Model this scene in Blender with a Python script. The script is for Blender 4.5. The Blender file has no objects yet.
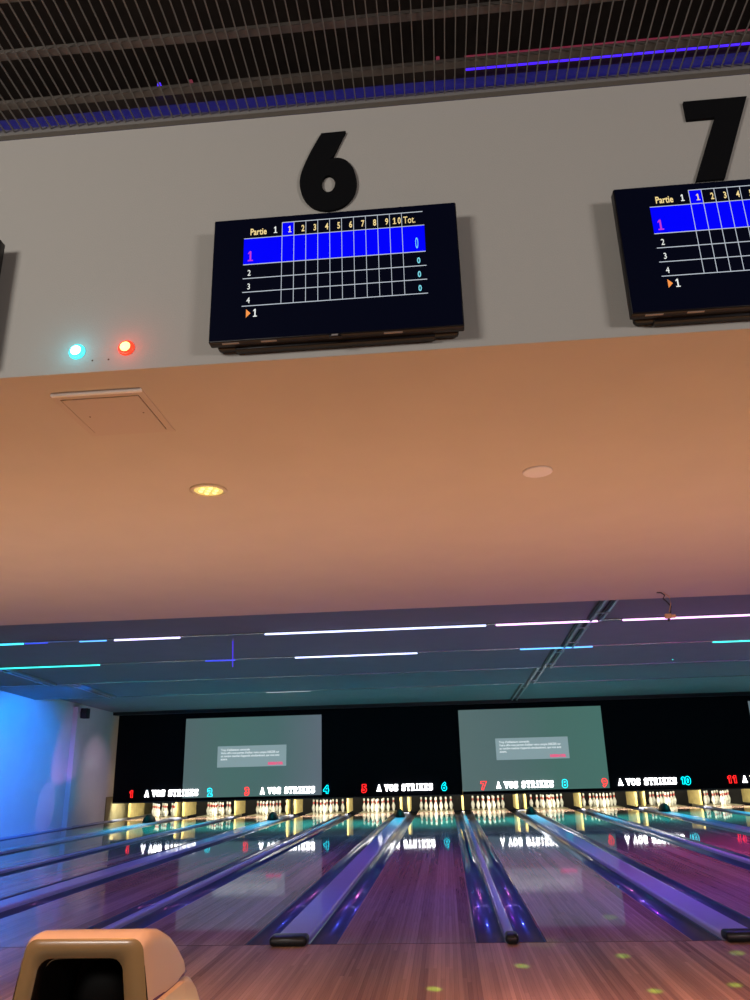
import bpy, bmesh, math, random
from mathutils import Vector, Matrix
random.seed(4)
S = bpy.context.scene
COL = S.collection
PI = math.pi

# ------------------------------------------------------------------ materials
MATS = {}
def mat(name, base, rough=.5, metal=0., emit=None, es=0., coat=0., coatr=.05, spec=.5, noise=0., nscale=8., bump=0., bscale=60.):
    m = bpy.data.materials.new(name); m.use_nodes = True
    nt = m.node_tree; b = nt.nodes['Principled BSDF']
    b.inputs['Base Color'].default_value = (*base, 1)
    b.inputs['Roughness'].default_value = rough
    b.inputs['Metallic'].default_value = metal
    b.inputs['Coat Weight'].default_value = coat
    b.inputs['Coat Roughness'].default_value = coatr
    b.inputs['Specular IOR Level'].default_value = spec
    if emit:
        b.inputs['Emission Color'].default_value = (*emit, 1)
        b.inputs['Emission Strength'].default_value = es
    tc = nt.nodes.new('ShaderNodeTexCoord')
    if noise:
        n = nt.nodes.new('ShaderNodeTexNoise'); n.inputs['Scale'].default_value = nscale; n.inputs['Detail'].default_value = 6
        nt.links.new(tc.outputs['Object'], n.inputs['Vector'])
        r = nt.nodes.new('ShaderNodeMapRange'); r.inputs['To Min'].default_value = 1-noise; r.inputs['To Max'].default_value = 1+noise
        nt.links.new(n.outputs['Fac'], r.inputs['Value'])
        v = nt.nodes.new('ShaderNodeVectorMath'); v.operation = 'SCALE'; v.inputs[0].default_value = base
        nt.links.new(r.outputs['Result'], v.inputs['Scale']); nt.links.new(v.outputs['Vector'], b.inputs['Base Color'])
    if bump:
        n = nt.nodes.new('ShaderNodeTexNoise'); n.inputs['Scale'].default_value = bscale; n.inputs['Detail'].default_value = 4
        nt.links.new(tc.outputs['Object'], n.inputs['Vector'])
        bp = nt.nodes.new('ShaderNodeBump'); bp.inputs['Strength'].default_value = bump; bp.inputs['Distance'].default_value = .01
        nt.links.new(n.outputs['Fac'], bp.inputs['Height']); nt.links.new(bp.outputs['Normal'], b.inputs['Normal'])
    MATS[name] = m
    return m

def wood(name, dark, light, rough, pitch=.027, wide=.11, coat=.6, coatr=.05, grain=.35, spec=.5, va=.38, vb=.42, cior=1.5):
    """boards running along Y: colour by board index, long streaky grain"""
    m = bpy.data.materials.new(name); m.use_nodes = True
    nt = m.node_tree; N = nt.nodes; Lk = nt.links; b = N['Principled BSDF']
    tc = N.new('ShaderNodeTexCoord'); sp = N.new('ShaderNodeSeparateXYZ'); Lk.new(tc.outputs['Object'], sp.inputs[0])
    def fl(div, off=0.):
        a = N.new('ShaderNodeMath'); a.operation = 'MULTIPLY_ADD'; a.inputs[1].default_value = 1/div; a.inputs[2].default_value = off
        Lk.new(sp.outputs['X'], a.inputs[0])
        f = N.new('ShaderNodeMath'); f.operation = 'FLOOR'; Lk.new(a.outputs[0], f.inputs[0]); return f.outputs[0], a.outputs[0]
    i1, a1 = fl(pitch); i2, a2 = fl(wide, .3)
    # board joints along the length: shift per board
    w0 = N.new('ShaderNodeTexWhiteNoise'); w0.noise_dimensions = '1D'; Lk.new(i1, w0.inputs['W'])
    yy = N.new('ShaderNodeMath'); yy.operation = 'MULTIPLY_ADD'; yy.inputs[1].default_value = 7.; Lk.new(w0.outputs['Value'], yy.inputs[0]); Lk.new(sp.outputs['Y'], yy.inputs[2])
    yd = N.new('ShaderNodeMath'); yd.operation = 'MULTIPLY'; yd.inputs[1].default_value = 1/1.9; Lk.new(yy.outputs[0], yd.inputs[0])
    yf = N.new('ShaderNodeMath'); yf.operation = 'FLOOR'; Lk.new(yd.outputs[0], yf.inputs[0])
    cv = N.new('ShaderNodeCombineXYZ'); Lk.new(i1, cv.inputs[0]); Lk.new(yf.outputs[0], cv.inputs[1])
    w1 = N.new('ShaderNodeTexWhiteNoise'); w1.noise_dimensions = '2D'; Lk.new(cv.outputs[0], w1.inputs['Vector'])
    w2 = N.new('ShaderNodeTexWhiteNoise'); w2.noise_dimensions = '1D'; Lk.new(i2, w2.inputs['W'])
    mp = N.new('ShaderNodeMapping'); mp.inputs['Scale'].default_value = (90, 2.2, 20); Lk.new(tc.outputs['Object'], mp.inputs[0])
    ns = N.new('ShaderNodeTexNoise'); ns.inputs['Scale'].default_value = 1.; ns.inputs['Detail'].default_value = 5; Lk.new(mp.outputs[0], ns.inputs['Vector'])
    s1 = N.new('ShaderNodeMath'); s1.operation = 'MULTIPLY_ADD'; s1.inputs[1].default_value = va; s1.inputs[2].default_value = 0.; Lk.new(w1.outputs['Value'], s1.inputs[0])
    s2 = N.new('ShaderNodeMath'); s2.operation = 'MULTIPLY_ADD'; s2.inputs[1].default_value = vb; Lk.new(w2.outputs['Value'], s2.inputs[0]); Lk.new(s1.outputs[0], s2.inputs[2])
    s3 = N.new('ShaderNodeMath'); s3.operation = 'MULTIPLY_ADD'; s3.inputs[1].default_value = grain; Lk.new(ns.outputs['Fac'], s3.inputs[0]); Lk.new(s2.outputs[0], s3.inputs[2])
    mx = N.new('ShaderNodeMix'); mx.data_type = 'RGBA'; mx.inputs[6].default_value = (*dark, 1); mx.inputs[7].default_value = (*light, 1)
    Lk.new(s3.outputs[0], mx.inputs[0])
    # thin seam between boards
    fr = N.new('ShaderNodeMath'); fr.operation = 'FRACT'; Lk.new(a1, fr.inputs[0])
    lt = N.new('ShaderNodeMath'); lt.operation = 'LESS_THAN'; lt.inputs[1].default_value = .06; Lk.new(fr.outputs[0], lt.inputs[0])
    sm = N.new('ShaderNodeMath'); sm.operation = 'MULTIPLY'; sm.inputs[1].default_value = .45; Lk.new(lt.outputs[0], sm.inputs[0])
    m2 = N.new('ShaderNodeMix'); m2.data_type = 'RGBA'; m2.inputs[7].default_value = (*[c*.3 for c in dark], 1)
    Lk.new(sm.outputs[0], m2.inputs[0]); Lk.new(mx.outputs[2], m2.inputs[6])
    Lk.new(m2.outputs[2], b.inputs['Base Color'])
    b.inputs['Roughness'].default_value = rough
    b.inputs['Specular IOR Level'].default_value = spec
    b.inputs['Coat Weight'].default_value = coat; b.inputs['Coat Roughness'].default_value = coatr; b.inputs['Coat IOR'].default_value = cior
    MATS[name] = m; return m

def screenmat(name, cols, es):
    """projected picture: a soft colour drift over the sheet, given off by the screen"""
    m = bpy.data.materials.new(name); m.use_nodes = True
    nt = m.node_tree; N = nt.nodes; Lk = nt.links; b = N['Principled BSDF']
    b.inputs['Base Color'].default_value = (.03, .035, .035, 1); b.inputs['Roughness'].default_value = .7
    tc = N.new('ShaderNodeTexCoord'); sp = N.new('ShaderNodeSeparateXYZ'); Lk.new(tc.outputs['Generated'], sp.inputs[0])
    cr = N.new('ShaderNodeValToRGB'); cr.color_ramp.elements[0].color = (*cols[0], 1); cr.color_ramp.elements[1].color = (*cols[-1], 1)
    for i, c in enumerate(cols[1:-1]):
        e = cr.color_ramp.elements.new((i+1)/(len(cols)-1)); e.color = (*c, 1)
    Lk.new(sp.outputs['X'], cr.inputs[0]); Lk.new(cr.outputs[0], b.inputs['Emission Color'])
    b.inputs['Emission Strength'].default_value = es
    MATS[name] = m; return m

M = MATS
mat('wall_paint', (.50,.47,.43), .9, bump=.15, bscale=250)
mat('soffit_paint', (.62,.54,.47), .9, noise=.05, nscale=3, bump=.12, bscale=250)
mat('side_wall_paint', (.62,.62,.63), .85, noise=.06, nscale=2, bump=.2, bscale=120)
mat('ceiling_panel', (.20,.235,.25), .75, noise=.08, nscale=3)
mat('dark_room', (.018,.016,.015), .9, noise=.3, nscale=3)
mat('plenum_dark', (.05,.035,.028), .9, noise=.5, nscale=5)
mat('grille_metal', (.21,.195,.17), .6, metal=.0)
mat('cross_metal', (.17,.15,.13), .7, noise=.4, nscale=30)
wood('approach_wood', (.13,.055,.035), (.66,.42,.29), .5, coat=.45, coatr=.10, spec=.1, va=.30, vb=.46)
wood('lane_wood', (.19,.10,.08), (.74,.52,.42), .45, coat=.88, coatr=.04, spec=.0, va=.20, vb=.34, cior=1.3)
wood('pin_deck_wood', (.62,.52,.34), (.82,.74,.52), .4, coat=.4)
mat('gutter_plastic', (.045,.065,.16), .3, coat=.7, coatr=.06, noise=.2, nscale=4)  # blue light on the gutters is partly put into this base colour
mat('capping_plastic', (.40,.43,.66), .35, spec=.2, coat=.5, coatr=.08, noise=.08, nscale=6)  # whitish grey plastic with the blue violet light mixed into its colour
mat('black_rubber', (.006,.007,.007), .6, spec=.2)
mat('foul_cap', (.006,.010,.012), .35, spec=.2, coat=.25, coatr=.15)
mat('mask_black', (.0025,.003,.005), .8, spec=.1)
mat('void_strip', (.10,.10,.13), .9)
mat('leak_block', (.22,.19,.10), .8, noise=.3, nscale=6)  # olive imitates the yellow light patch on the side wall
mat('black', (.008,.008,.009), .45)
mat('digit_black', (.004,.004,.005), .9, spec=.15)
mat('tv_case', (.007,.005,.006), .4, spec=.25)
mat('tv_port', (.30,.26,.25), .5)
mat('tv_panel', (.0012,.0012,.002), .4, spec=.03, emit=(.001,.0015,.006), es=1.)
mat('tv_blue', (.0,.0,.01), .6, spec=.05, emit=(.0,.0,.98), es=1.)
mat('tv_line', (.02,.02,.02), .4, emit=(.50,.55,.62), es=1.)
mat('tv_yellow', (.02,.02,.02), .4, emit=(.95,.72,.30), es=1.)
mat('tv_white', (.02,.02,.02), .4, emit=(.85,.88,.85), es=1.)
mat('tv_cyan', (.02,.02,.02), .4, emit=(.20,.72,.85), es=1.)
mat('tv_magenta', (.02,.02,.02), .4, emit=(.55,.03,.62), es=1.)
mat('tv_orange', (.02,.02,.02), .4, emit=(.95,.30,.06), es=1.)
mat('pin_white', (.86,.86,.80), .25, coat=1, coatr=.05)
mat('pin_red', (.65,.03,.03), .3, coat=1)
mat('kick_yellow', (.52,.40,.13), .5, noise=.25, nscale=9)
mat('kick_side', (.42,.34,.14), .6, noise=.5, nscale=7)
mat('neon_red', (.3,.02,.02), .4, emit=(1.,.015,.015), es=2.6)
mat('neon_cyan', (.02,.3,.3), .4, emit=(.0,.72,.85), es=2.6)
mat('sign_white', (.8,.8,.8), .4, emit=(1.,.98,1.), es=4.)
mat('tube_white', (.8,.8,.8), .4, emit=(1.,.95,.70), es=6.)
mat('dialog_grey', (.1,.1,.1), .6, emit=(.22,.31,.33), es=1.)
mat('dialog_text', (.1,.1,.1), .6, emit=(.72,.80,.82), es=1.)
mat('dialog_pink', (.1,.1,.1), .6, emit=(.80,.10,.22), es=1.)
screenmat('screen_left', [(.080,.125,.128),(.064,.138,.125),(.064,.130,.128),(.105,.135,.165)], 1.)
screenmat('screen_mid', [(.090,.142,.140),(.078,.132,.132),(.060,.138,.118),(.058,.148,.125)], 1.)
screenmat('screen_right', [(.11,.15,.17),(.08,.16,.14),(.07,.16,.14)], 1.)
mat('hood_cream', (.50,.43,.39), .38, coat=.3, coatr=.15, noise=.04, nscale=3)
mat('hood_front', (.16,.14,.075), .36, coat=.4, coatr=.12)
mat('hood_dark', (.003,.003,.003), .6, spec=.15)
mat('seam_purple', (.09,.05,.15), .4)
mat('downlight_rim', (.70,.60,.45), .5)
mat('downlight_lamp', (.9,.8,.4), .15, metal=.6, emit=(1.,.72,.16), es=.75, bump=.6, bscale=60)
mat('downlight_led', (.9,.8,.4), .3, emit=(1.,.86,.35), es=1.1)
mat('detector', (.86,.80,.84), .6)
mat('hatch_paint', (.60,.50,.44), .8)
mat('hatch_bar_lit', (.95,.93,.90), .6)  # lamp light on the flange face is put into this bright colour
mat('gap_dark', (.10,.05,.03), .9)
mat('lamp_cyan', (.1,.6,.7), .3, emit=(.05,.75,.85), es=1.6)
mat('lamp_cyan_core', (.8,1,1), .3, emit=(.75,1.,1.), es=3.)
mat('lamp_red', (.7,.05,.02), .3, emit=(1.,.05,.02), es=1.4)
mat('lamp_red_core', (1,.8,.3), .3, emit=(1.,.62,.18), es=3.)
mat('alu_edge', (.55,.58,.60), .25, metal=.9, noise=.5, nscale=40)
mat('rail_metal', (.42,.48,.52), .3, metal=.7)
mat('cable_dark', (.02,.018,.016), .6)
mat('connector_tan', (.62,.38,.22), .6)
mat('speaker_black', (.01,.01,.012), .6)
def led(name, c, es):
    return mat(name, (.2,.2,.2), .5, emit=c, es=es)
led('led_cyan', (.05,.75,1.), 2.2); led('led_teal', (.03,.85,.75), 2.)
led('led_blue', (.03,.05,1.), 1.5); led('led_violet', (.62,.55,1.), 3.0)
led('led_white', (.55,.62,1.), 3.); led('led_pink', (.95,.50,1.), 3.)
led('led_sky', (.10,.42,1.), 2.2); led('led_indigo', (.06,.01,1.), 1.3); led('led_red', (.30,.01,.05), .5)

# ------------------------------------------------------------------ mesh helpers
class MB:
    """collects shapes with material slots and links them as ONE mesh object"""
    def __init__(s): s.bm = bmesh.new(); s.m = []
    def mi(s, name):
        if name not in s.m: s.m.append(name)
        return s.m.index(name)
    def faces(s, vs, fs, m, smooth=False):
        i = s.mi(m); bv = [s.bm.verts.new(v) for v in vs]
        for f in fs:
            try:
                q = s.bm.faces.new([bv[k] for k in f]); q.material_index = i; q.smooth = smooth
            except ValueError: pass
        return bv
    def box(s, a, b, m, bev=0., seg=2):
        x0,y0,z0 = a; x1,y1,z1 = b
        t = bmesh.new()
        r = bmesh.ops.create_cube(t, size=1)
        bmesh.ops.scale(t, vec=(x1-x0,y1-y0,z1-z0), verts=t.verts)
        bmesh.ops.translate(t, vec=((x0+x1)/2,(y0+y1)/2,(z0+z1)/2), verts=t.verts)
        if bev: bmesh.ops.bevel(t, geom=t.edges[:], offset=bev, segments=seg, affect='EDGES', profile=.5)
        s.merge(t, m, bool(bev)); return s
    def merge(s, t, m, smooth=False, mtx=None):
        i = s.mi(m)
        if mtx: bmesh.ops.transform(t, matrix=mtx, verts=t.verts)
        t.verts.index_update()
        bv = [s.bm.verts.new(v.co) for v in t.verts]
        for f in t.faces:
            try:
                q = s.bm.faces.new([bv[v.index] for v in f.verts]); q.material_index = i; q.smooth = smooth
            except ValueError: pass
        t.free()
    def prism(s, pts, axis, a, b, m, smooth=False):
        """pts: 2D outline; axis 'y': (x,z) outline extruded in y; 'x': (y,z) outline in x; 'z': (x,y) in z"""
        def P(p, t):
            return {'y': (p[0], t, p[1]), 'x': (t, p[0], p[1]), 'z': (p[0], p[1], t)}[axis]
        n = len(pts)
        vs = [P(p, a) for p in pts]+[P(p, b) for p in pts]
        fs = [[k, (k+1) % n, n+(k+1) % n, n+k] for k in range(n)] + [list(range(n))[::-1], [n+k for k in range(n)]]
        s.faces(vs, fs, m, smooth); return s
    def tube(s, pts, r, m, n=8, cap=True):
        pts = [Vector(p) for p in pts]; rings = []
        for k, p in enumerate(pts):
            d = (pts[min(k+1, len(pts)-1)]-pts[max(k-1, 0)]).normalized()
            u = d.cross(Vector((0,0,1))); u = u if u.length > .01 else d.cross(Vector((1,0,0))); u.normalize(); w = d.cross(u)
            rr = r[k] if isinstance(r, (list, tuple)) else r
            rings.append([p+u*math.cos(2*PI*q/n)*rr+w*math.sin(2*PI*q/n)*rr for q in range(n)])
        vs = [v for g in rings for v in g]; fs = []
        for k in range(len(pts)-1):
            for q in range(n): fs.append([k*n+q, k*n+(q+1) % n, (k+1)*n+(q+1) % n, (k+1)*n+q])
        if cap: fs += [list(range(n))[::-1], [(len(pts)-1)*n+q for q in range(n)]]
        s.faces(vs, fs, m, True); return s
    def lathe(s, prof, m, n=20, c=(0,0,0), mf=None, axis='z'):
        vs = []; 
        for (r, z) in prof:
            for q in range(n):
                a = 2*PI*q/n; x, y = r*math.cos(a), r*math.sin(a)
                vs.append((c[0]+x, c[1]+y, c[2]+z) if axis == 'z' else (c[0]+x, c[1]+z, c[2]+y))
        bv = [s.bm.verts.new(v) for v in vs]
        for k in range(len(prof)-1):
            mm = s.mi(mf(k) if mf else m)
            for q in range(n):
                try:
                    f = s.bm.faces.new([bv[k*n+q], bv[k*n+(q+1) % n], bv[(k+1)*n+(q+1) % n], bv[(k+1)*n+q]]); f.material_index = mm; f.smooth = True
                except ValueError: pass
        for k in (0, len(prof)-1):
            if prof[k][0] > 1e-5:
                f = s.bm.faces.new(bv[k*n:(k+1)*n]); f.material_index = s.mi(mf(k) if mf else m)
        return s
    def text(s, body, x, z, h, m, y, sx=1., align='LEFT', ext=.0004, off=0.):
        """flat writing standing in the XZ plane, read from -Y; h = cap height"""
        cu = bpy.data.curves.new('t', 'FONT'); cu.body = body; cu.size = h/.70; cu.extrude = ext; cu.offset = off
        cu.align_x = align; cu.resolution_u = 3
        o = bpy.data.objects.new('t', cu); COL.objects.link(o)
        dg = bpy.context.evaluated_depsgraph_get(); dg.update()
        me = o.evaluated_get(dg).to_mesh()
        t = bmesh.new(); t.from_mesh(me)
        o.evaluated_get(dg).to_mesh_clear()
        bpy.data.objects.remove(o); bpy.data.curves.remove(cu)
        mt = Matrix.Translation((x, y, z)) @ Matrix.Rotation(PI/2, 4, 'X') @ Matrix.Diagonal((sx, 1, 1, 1))
        s.merge(t, m, False, mt); return s
    def build(s, name, parent=None, origin=None):
        bmesh.ops.recalc_face_normals(s.bm, faces=s.bm.faces)
        if origin: bmesh.ops.translate(s.bm, vec=(-origin[0], -origin[1], -origin[2]), verts=s.bm.verts)
        me = bpy.data.meshes.new(name); s.bm.to_mesh(me); s.bm.free()
        for n in s.m: me.materials.append(MATS[n])
        o = bpy.data.objects.new(name, me); COL.objects.link(o)
        if origin: o.location = origin
        if parent: o.parent = parent; 
        if parent and not origin:
            o.matrix_parent_inverse = parent.matrix_basis.inverted()
        return o
def tag(o, label=None, cat=None, group=None, kind=None):
    if label: o['label'] = label
    if cat: o['category'] = cat
    if group: o['group'] = group
    if kind: o['kind'] = kind
    return o
def thing(name, label, cat, loc=(0,0,0), group=None):
    o = bpy.data.objects.new(name, None); COL.objects.link(o); o.location = loc; o.empty_display_size = .1
    return tag(o, label, cat, group)
def part(mb, name, parent, label=None):
    """mesh given in world coordinates, kept under its thing"""
    o = mb.build(name); o.parent = parent
    w = Vector((0,0,0)); q = parent
    while q: w += q.location; q = q.parent
    for v in o.data.vertices: v.co -= w
    if label: o['label'] = label
    return o

# ------------------------------------------------------------------ lane layout (x of each lane's middle)
LW = 1.06; WIDE = .716; NAR = .525; G = .222
LX = {6: 0.}
for k in (5,4,3,2,1): LX[k] = LX[k+1]-LW-(WIDE if k % 2 else NAR)
for k in range(7, 15): LX[k] = LX[k-1]+LW+(NAR if k % 2 else WIDE)
WL, WR = -9.42, LX[14]+.53+.36
YB, ZS, YC, ZT = -4.0, 2.7555, 1.05, 3.98    # bulkhead face, soffit height, soffit far edge, grille height
MY = 16.5                                    # masking panels
number_colour = lambda k: 'red' if k % 2 else 'cyan'

# ------------------------------------------------------------------ shell
def struct(mb, name, cat=None, label=None):
    o = mb.build(name); o['kind'] = 'structure'
    if label: o['label'] = label
    return o
m = MB(); m.box((WL, -12, -.12), (WR, -.004, 0), 'approach_wood'); struct(m, 'floor', label='boarded wooden approach in front of the foul line')
m = MB(); m.box((WL, 0, -.26), (WR, 21, -.16), 'dark_room'); struct(m, 'floor_lower', label='dark bed under the lanes and gutters')
m = MB(); m.box((WL-.2, -12, -.26), (WL, 21, 5.2), 'side_wall_paint'); struct(m, 'wall_left', label='pale side wall beside lane 1')
m = MB(); m.box((WR, -12, -.26), (WR+.2, 21, 5.2), 'side_wall_paint'); struct(m, 'wall_right')
m = MB(); m.box((WL, -12.2, -.26), (WR, -12, 5.2), 'dark_room'); struct(m, 'wall_near', label='dark wall behind the approach')
m = MB(); m.box((WL, 20.6, -.1), (WR, 20.8, 3.6), 'dark_room'); struct(m, 'wall_far', label='dark wall behind the pin machines')
m = MB(); m.box((WL, YB-.006, ZS), (WR, YC, ZS+.001), 'soffit_paint'); m.box((WL, YB, ZS+.001), (WR, YC, ZS+.12), 'soffit_paint'); struct(m, 'ceiling_lower', label='flat lowered ceiling under the bulkhead')
m = MB(); m.box((WL, YB-.006, ZS+.0015), (WR, YB-.0005, ZT-.02), 'wall_paint')
struct(m, 'wall_bulkhead', label='grey plaster bulkhead carrying the black lane numbers')
m = MB(); m.box((WL, YB+.03, ZT-.015), (WR, YB+.12, 4.12), 'void_strip')
struct(m, 'trim_1', label='upper strip of bulkhead above the wire grille')
m = MB(); m.box((WL, -12, 5.1), (WR, 1.2, 5.2), 'plenum_dark'); struct(m, 'ceiling_high', label='dark ceiling void above the grille')
m = MB(); m.box((WL, YC-.10, ZS+.12), (WR, YC, 5.1), 'dark_room'); struct(m, 'wall_soffit_back')
m = MB(); m.box((WL, YB-.034, ZT-.02), (WR, YB-.008, ZT+.012), 'grille_metal'); struct(m, 'trim_2', label='thin metal edge where the grille meets the bulkhead')
m = MB(); m.box((WL, YC, 3.7), (WR, 21, 3.8), 'dark_room'); struct(m, 'ceiling_void')
m = MB(); m.box((WL, -.014, .0004), (WR, -.002, .0012), 'gap_dark'); struct(m, 'trim_12', label='thin dark foul line')
# floor left of lane 1 and right of lane 14
m = MB(); m.box((WL, 0, -.1), (LX[1]-.53-G-.03, 17.2, .03), 'capping_plastic'); struct(m, 'trim_3', label='narrow ledge between the left wall and lane 1 gutter')
m = MB(); m.box((LX[14]+.53+G+.01, 0, -.1), (WR, 17.2, .03), 'capping_plastic'); struct(m, 'trim_4')
m = MB(); m.box((WL, 13.85, .03), (WL+.13, 14.15, 3.0), 'side_wall_paint'); struct(m, 'trim_5', label='shallow pilaster on the left wall')

# sawtooth ceiling over the lanes
low = [1.3, 3.68, 6.06, 8.78, 11.77, 16.4]; ZL = 3.02; ZH = 3.17
for k in range(5):
    y0, y1 = low[k]+.01, low[k+1]
    if k == 0: y0 = YC+.01
    m = MB(); m.prism([(y0, ZH), (y1-.03, ZL), (y1, ZL), (y1, ZL+.02), (y1, ZH+.06), (y0, ZH+.06)], 'x', WL, WR, 'ceiling_panel')
    struct(m, 'ceiling_panel', label='sloping grey ceiling panel over the lanes')
for k in (1,2,3,4):
    m = MB(); y = low[k]
    m.box((WL, y-.05, ZL-.012), (WR, y+.004, ZL-.001), 'alu_edge'); struct(m, 'trim_%d' % (5+k), label='thin shiny edge strip of a ceiling panel')
m = MB(); m.box((WL, MY-.06, 2.93), (WR, MY+.5, 3.02), 'black'); struct(m, 'trim_10', label='black band above the masking panels')

# ------------------------------------------------------------------ wire grille
t = thing('ceiling_grille', 'brown grey wire grille ceiling with closely set rods above the bulkhead', 'grille', (0, -6, ZT))
m = MB(); x = -4.5
while x < 5.5:
    m.box((x-.0020, -7.6, ZT-.007), (x+.0020, YB-.036, ZT), 'grille_metal'); x += .0425
part(m, 'grille_rods', t)
y = -4.165
while y > -7.6:
    m = MB(); m.box((-4.5, y-.016, ZT), (5.5, y+.016, ZT+.02), 'cross_metal'); part(m, 'cross_bar', t); y -= .235
# led tubes up in the void
for (x0, x1, z, r, mm, lb) in [(.62, 4.2, 4.20, .005, 'led_indigo', 'glowing blue light strip seen through the wire grille'), (.62, 4.2, 4.262, .014, 'led_red', 'dim crimson light strip above the blue one behind the grille')]:
    m = MB(); m.tube([(x0, YB+.06, z), (x1, YB+.06, z)], r, mm, 8); tag(m.build('light_strip', origin=(x0, YB+.06, z)), lb, 'light strip')
m = MB(); m.box((WL, YB+.10, 4.13), (WR, YB+.16, 4.32), 'plenum_dark'); struct(m, 'trim_11', label='dark rail carrying the light strips in the void')
for x, lb, mm in [(-.79, 'tiny violet glint drawn as a glowing dot behind the grille left of digit 6', 'led_indigo'), (-.64, 'tiny red glint drawn as a glowing dot behind the grille left of digit 6', 'led_red'), (.50, 'small red lamp at the left end of the strips behind the grille', 'led_red')]:  # the first two are glints, imitated by small glowing boxes
    m = MB(); m.box((x-.008, YB+.05, 4.255), (x+.008, YB+.098, 4.285), mm, .003); tag(m.build('lamp_or_glint', origin=(x, YB+.07, 4.27)), lb, 'indicator lamp')

# ------------------------------------------------------------------ big digits on the bulkhead
def digit_six():
    out = [(-0.02,3.832),(0.085,3.833),(0.055,3.764),(0.031,3.708),(0.014,3.688),(0.039,3.695),(0.075,3.684),(0.103,3.654),(0.121,3.607),(0.127,3.555),(0.119,3.507),(0.096,3.466),(0.057,3.437),(0.01,3.428),(-0.036,3.438),(-0.075,3.469),(-0.101,3.515),(-0.112,3.567),(-0.109,3.617),(-0.095,3.665),(-0.076,3.714),(-0.055,3.762)]
    # smooth closed outline (Catmull-Rom), corners kept
    corner = {0, 1, 4}; res = []
    n = len(out)
    for k in range(n):
        p0, p1, p2, p3 = out[k-1], out[k], out[(k+1) % n], out[(k+2) % n]
        if k in corner: p0 = p1
        if (k+1) % n in corner: p3 = p2
        for q in range(4):
            u = q/4
            res.append(tuple(.5*((2*p1[i])+(-p0[i]+p2[i])*u+(2*p0[i]-5*p1[i]+4*p2[i]-p3[i])*u*u+(-p0[i]+3*p1[i]-3*p2[i]+p3[i])*u**3) for i in (0, 1)))
    hole = [(.009+.028*math.cos(2*PI*k/28), 3.563+.043*math.sin(2*PI*k/28)) for k in range(28)]
    return res, hole
def fill2d(mb, out, holes, y0, y1, mname):
    t = bmesh.new(); es = []
    for loop in [out]+holes:
        vs = [t.verts.new((p[0], y0, p[1])) for p in loop]
        es += [t.edges.new((vs[k], vs[(k+1) % len(vs)])) for k in range(len(vs))]
    bmesh.ops.triangle_fill(t, edges=es, use_beauty=True)
    r = bmesh.ops.extrude_face_region(t, geom=t.faces[:])
    bmesh.ops.translate(t, vec=(0, y1-y0, 0), verts=[v for v in r['geom'] if isinstance(v, bmesh.types.BMVert)])
    mb.merge(t, mname)
o6, h6 = digit_six()
m = MB(); fill2d(m, o6, [h6], YB-.02, YB-.0065, 'digit_black')
tag(m.build('lane_digit', origin=(0, YB-.01, 3.45)), 'large black digit 6 on the bulkhead above the middle television', 'number')
m = MB(); fill2d(m, [(1.492,3.831),(1.747,3.831),(1.592,3.428),(1.480,3.428),(1.603,3.735),(1.492,3.735)], [], YB-.02, YB-.0065, 'digit_black')
tag(m.build('lane_digit', origin=(1.6, YB-.01, 3.45)), 'large black digit 7 on the bulkhead above the right television', 'number')

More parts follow.
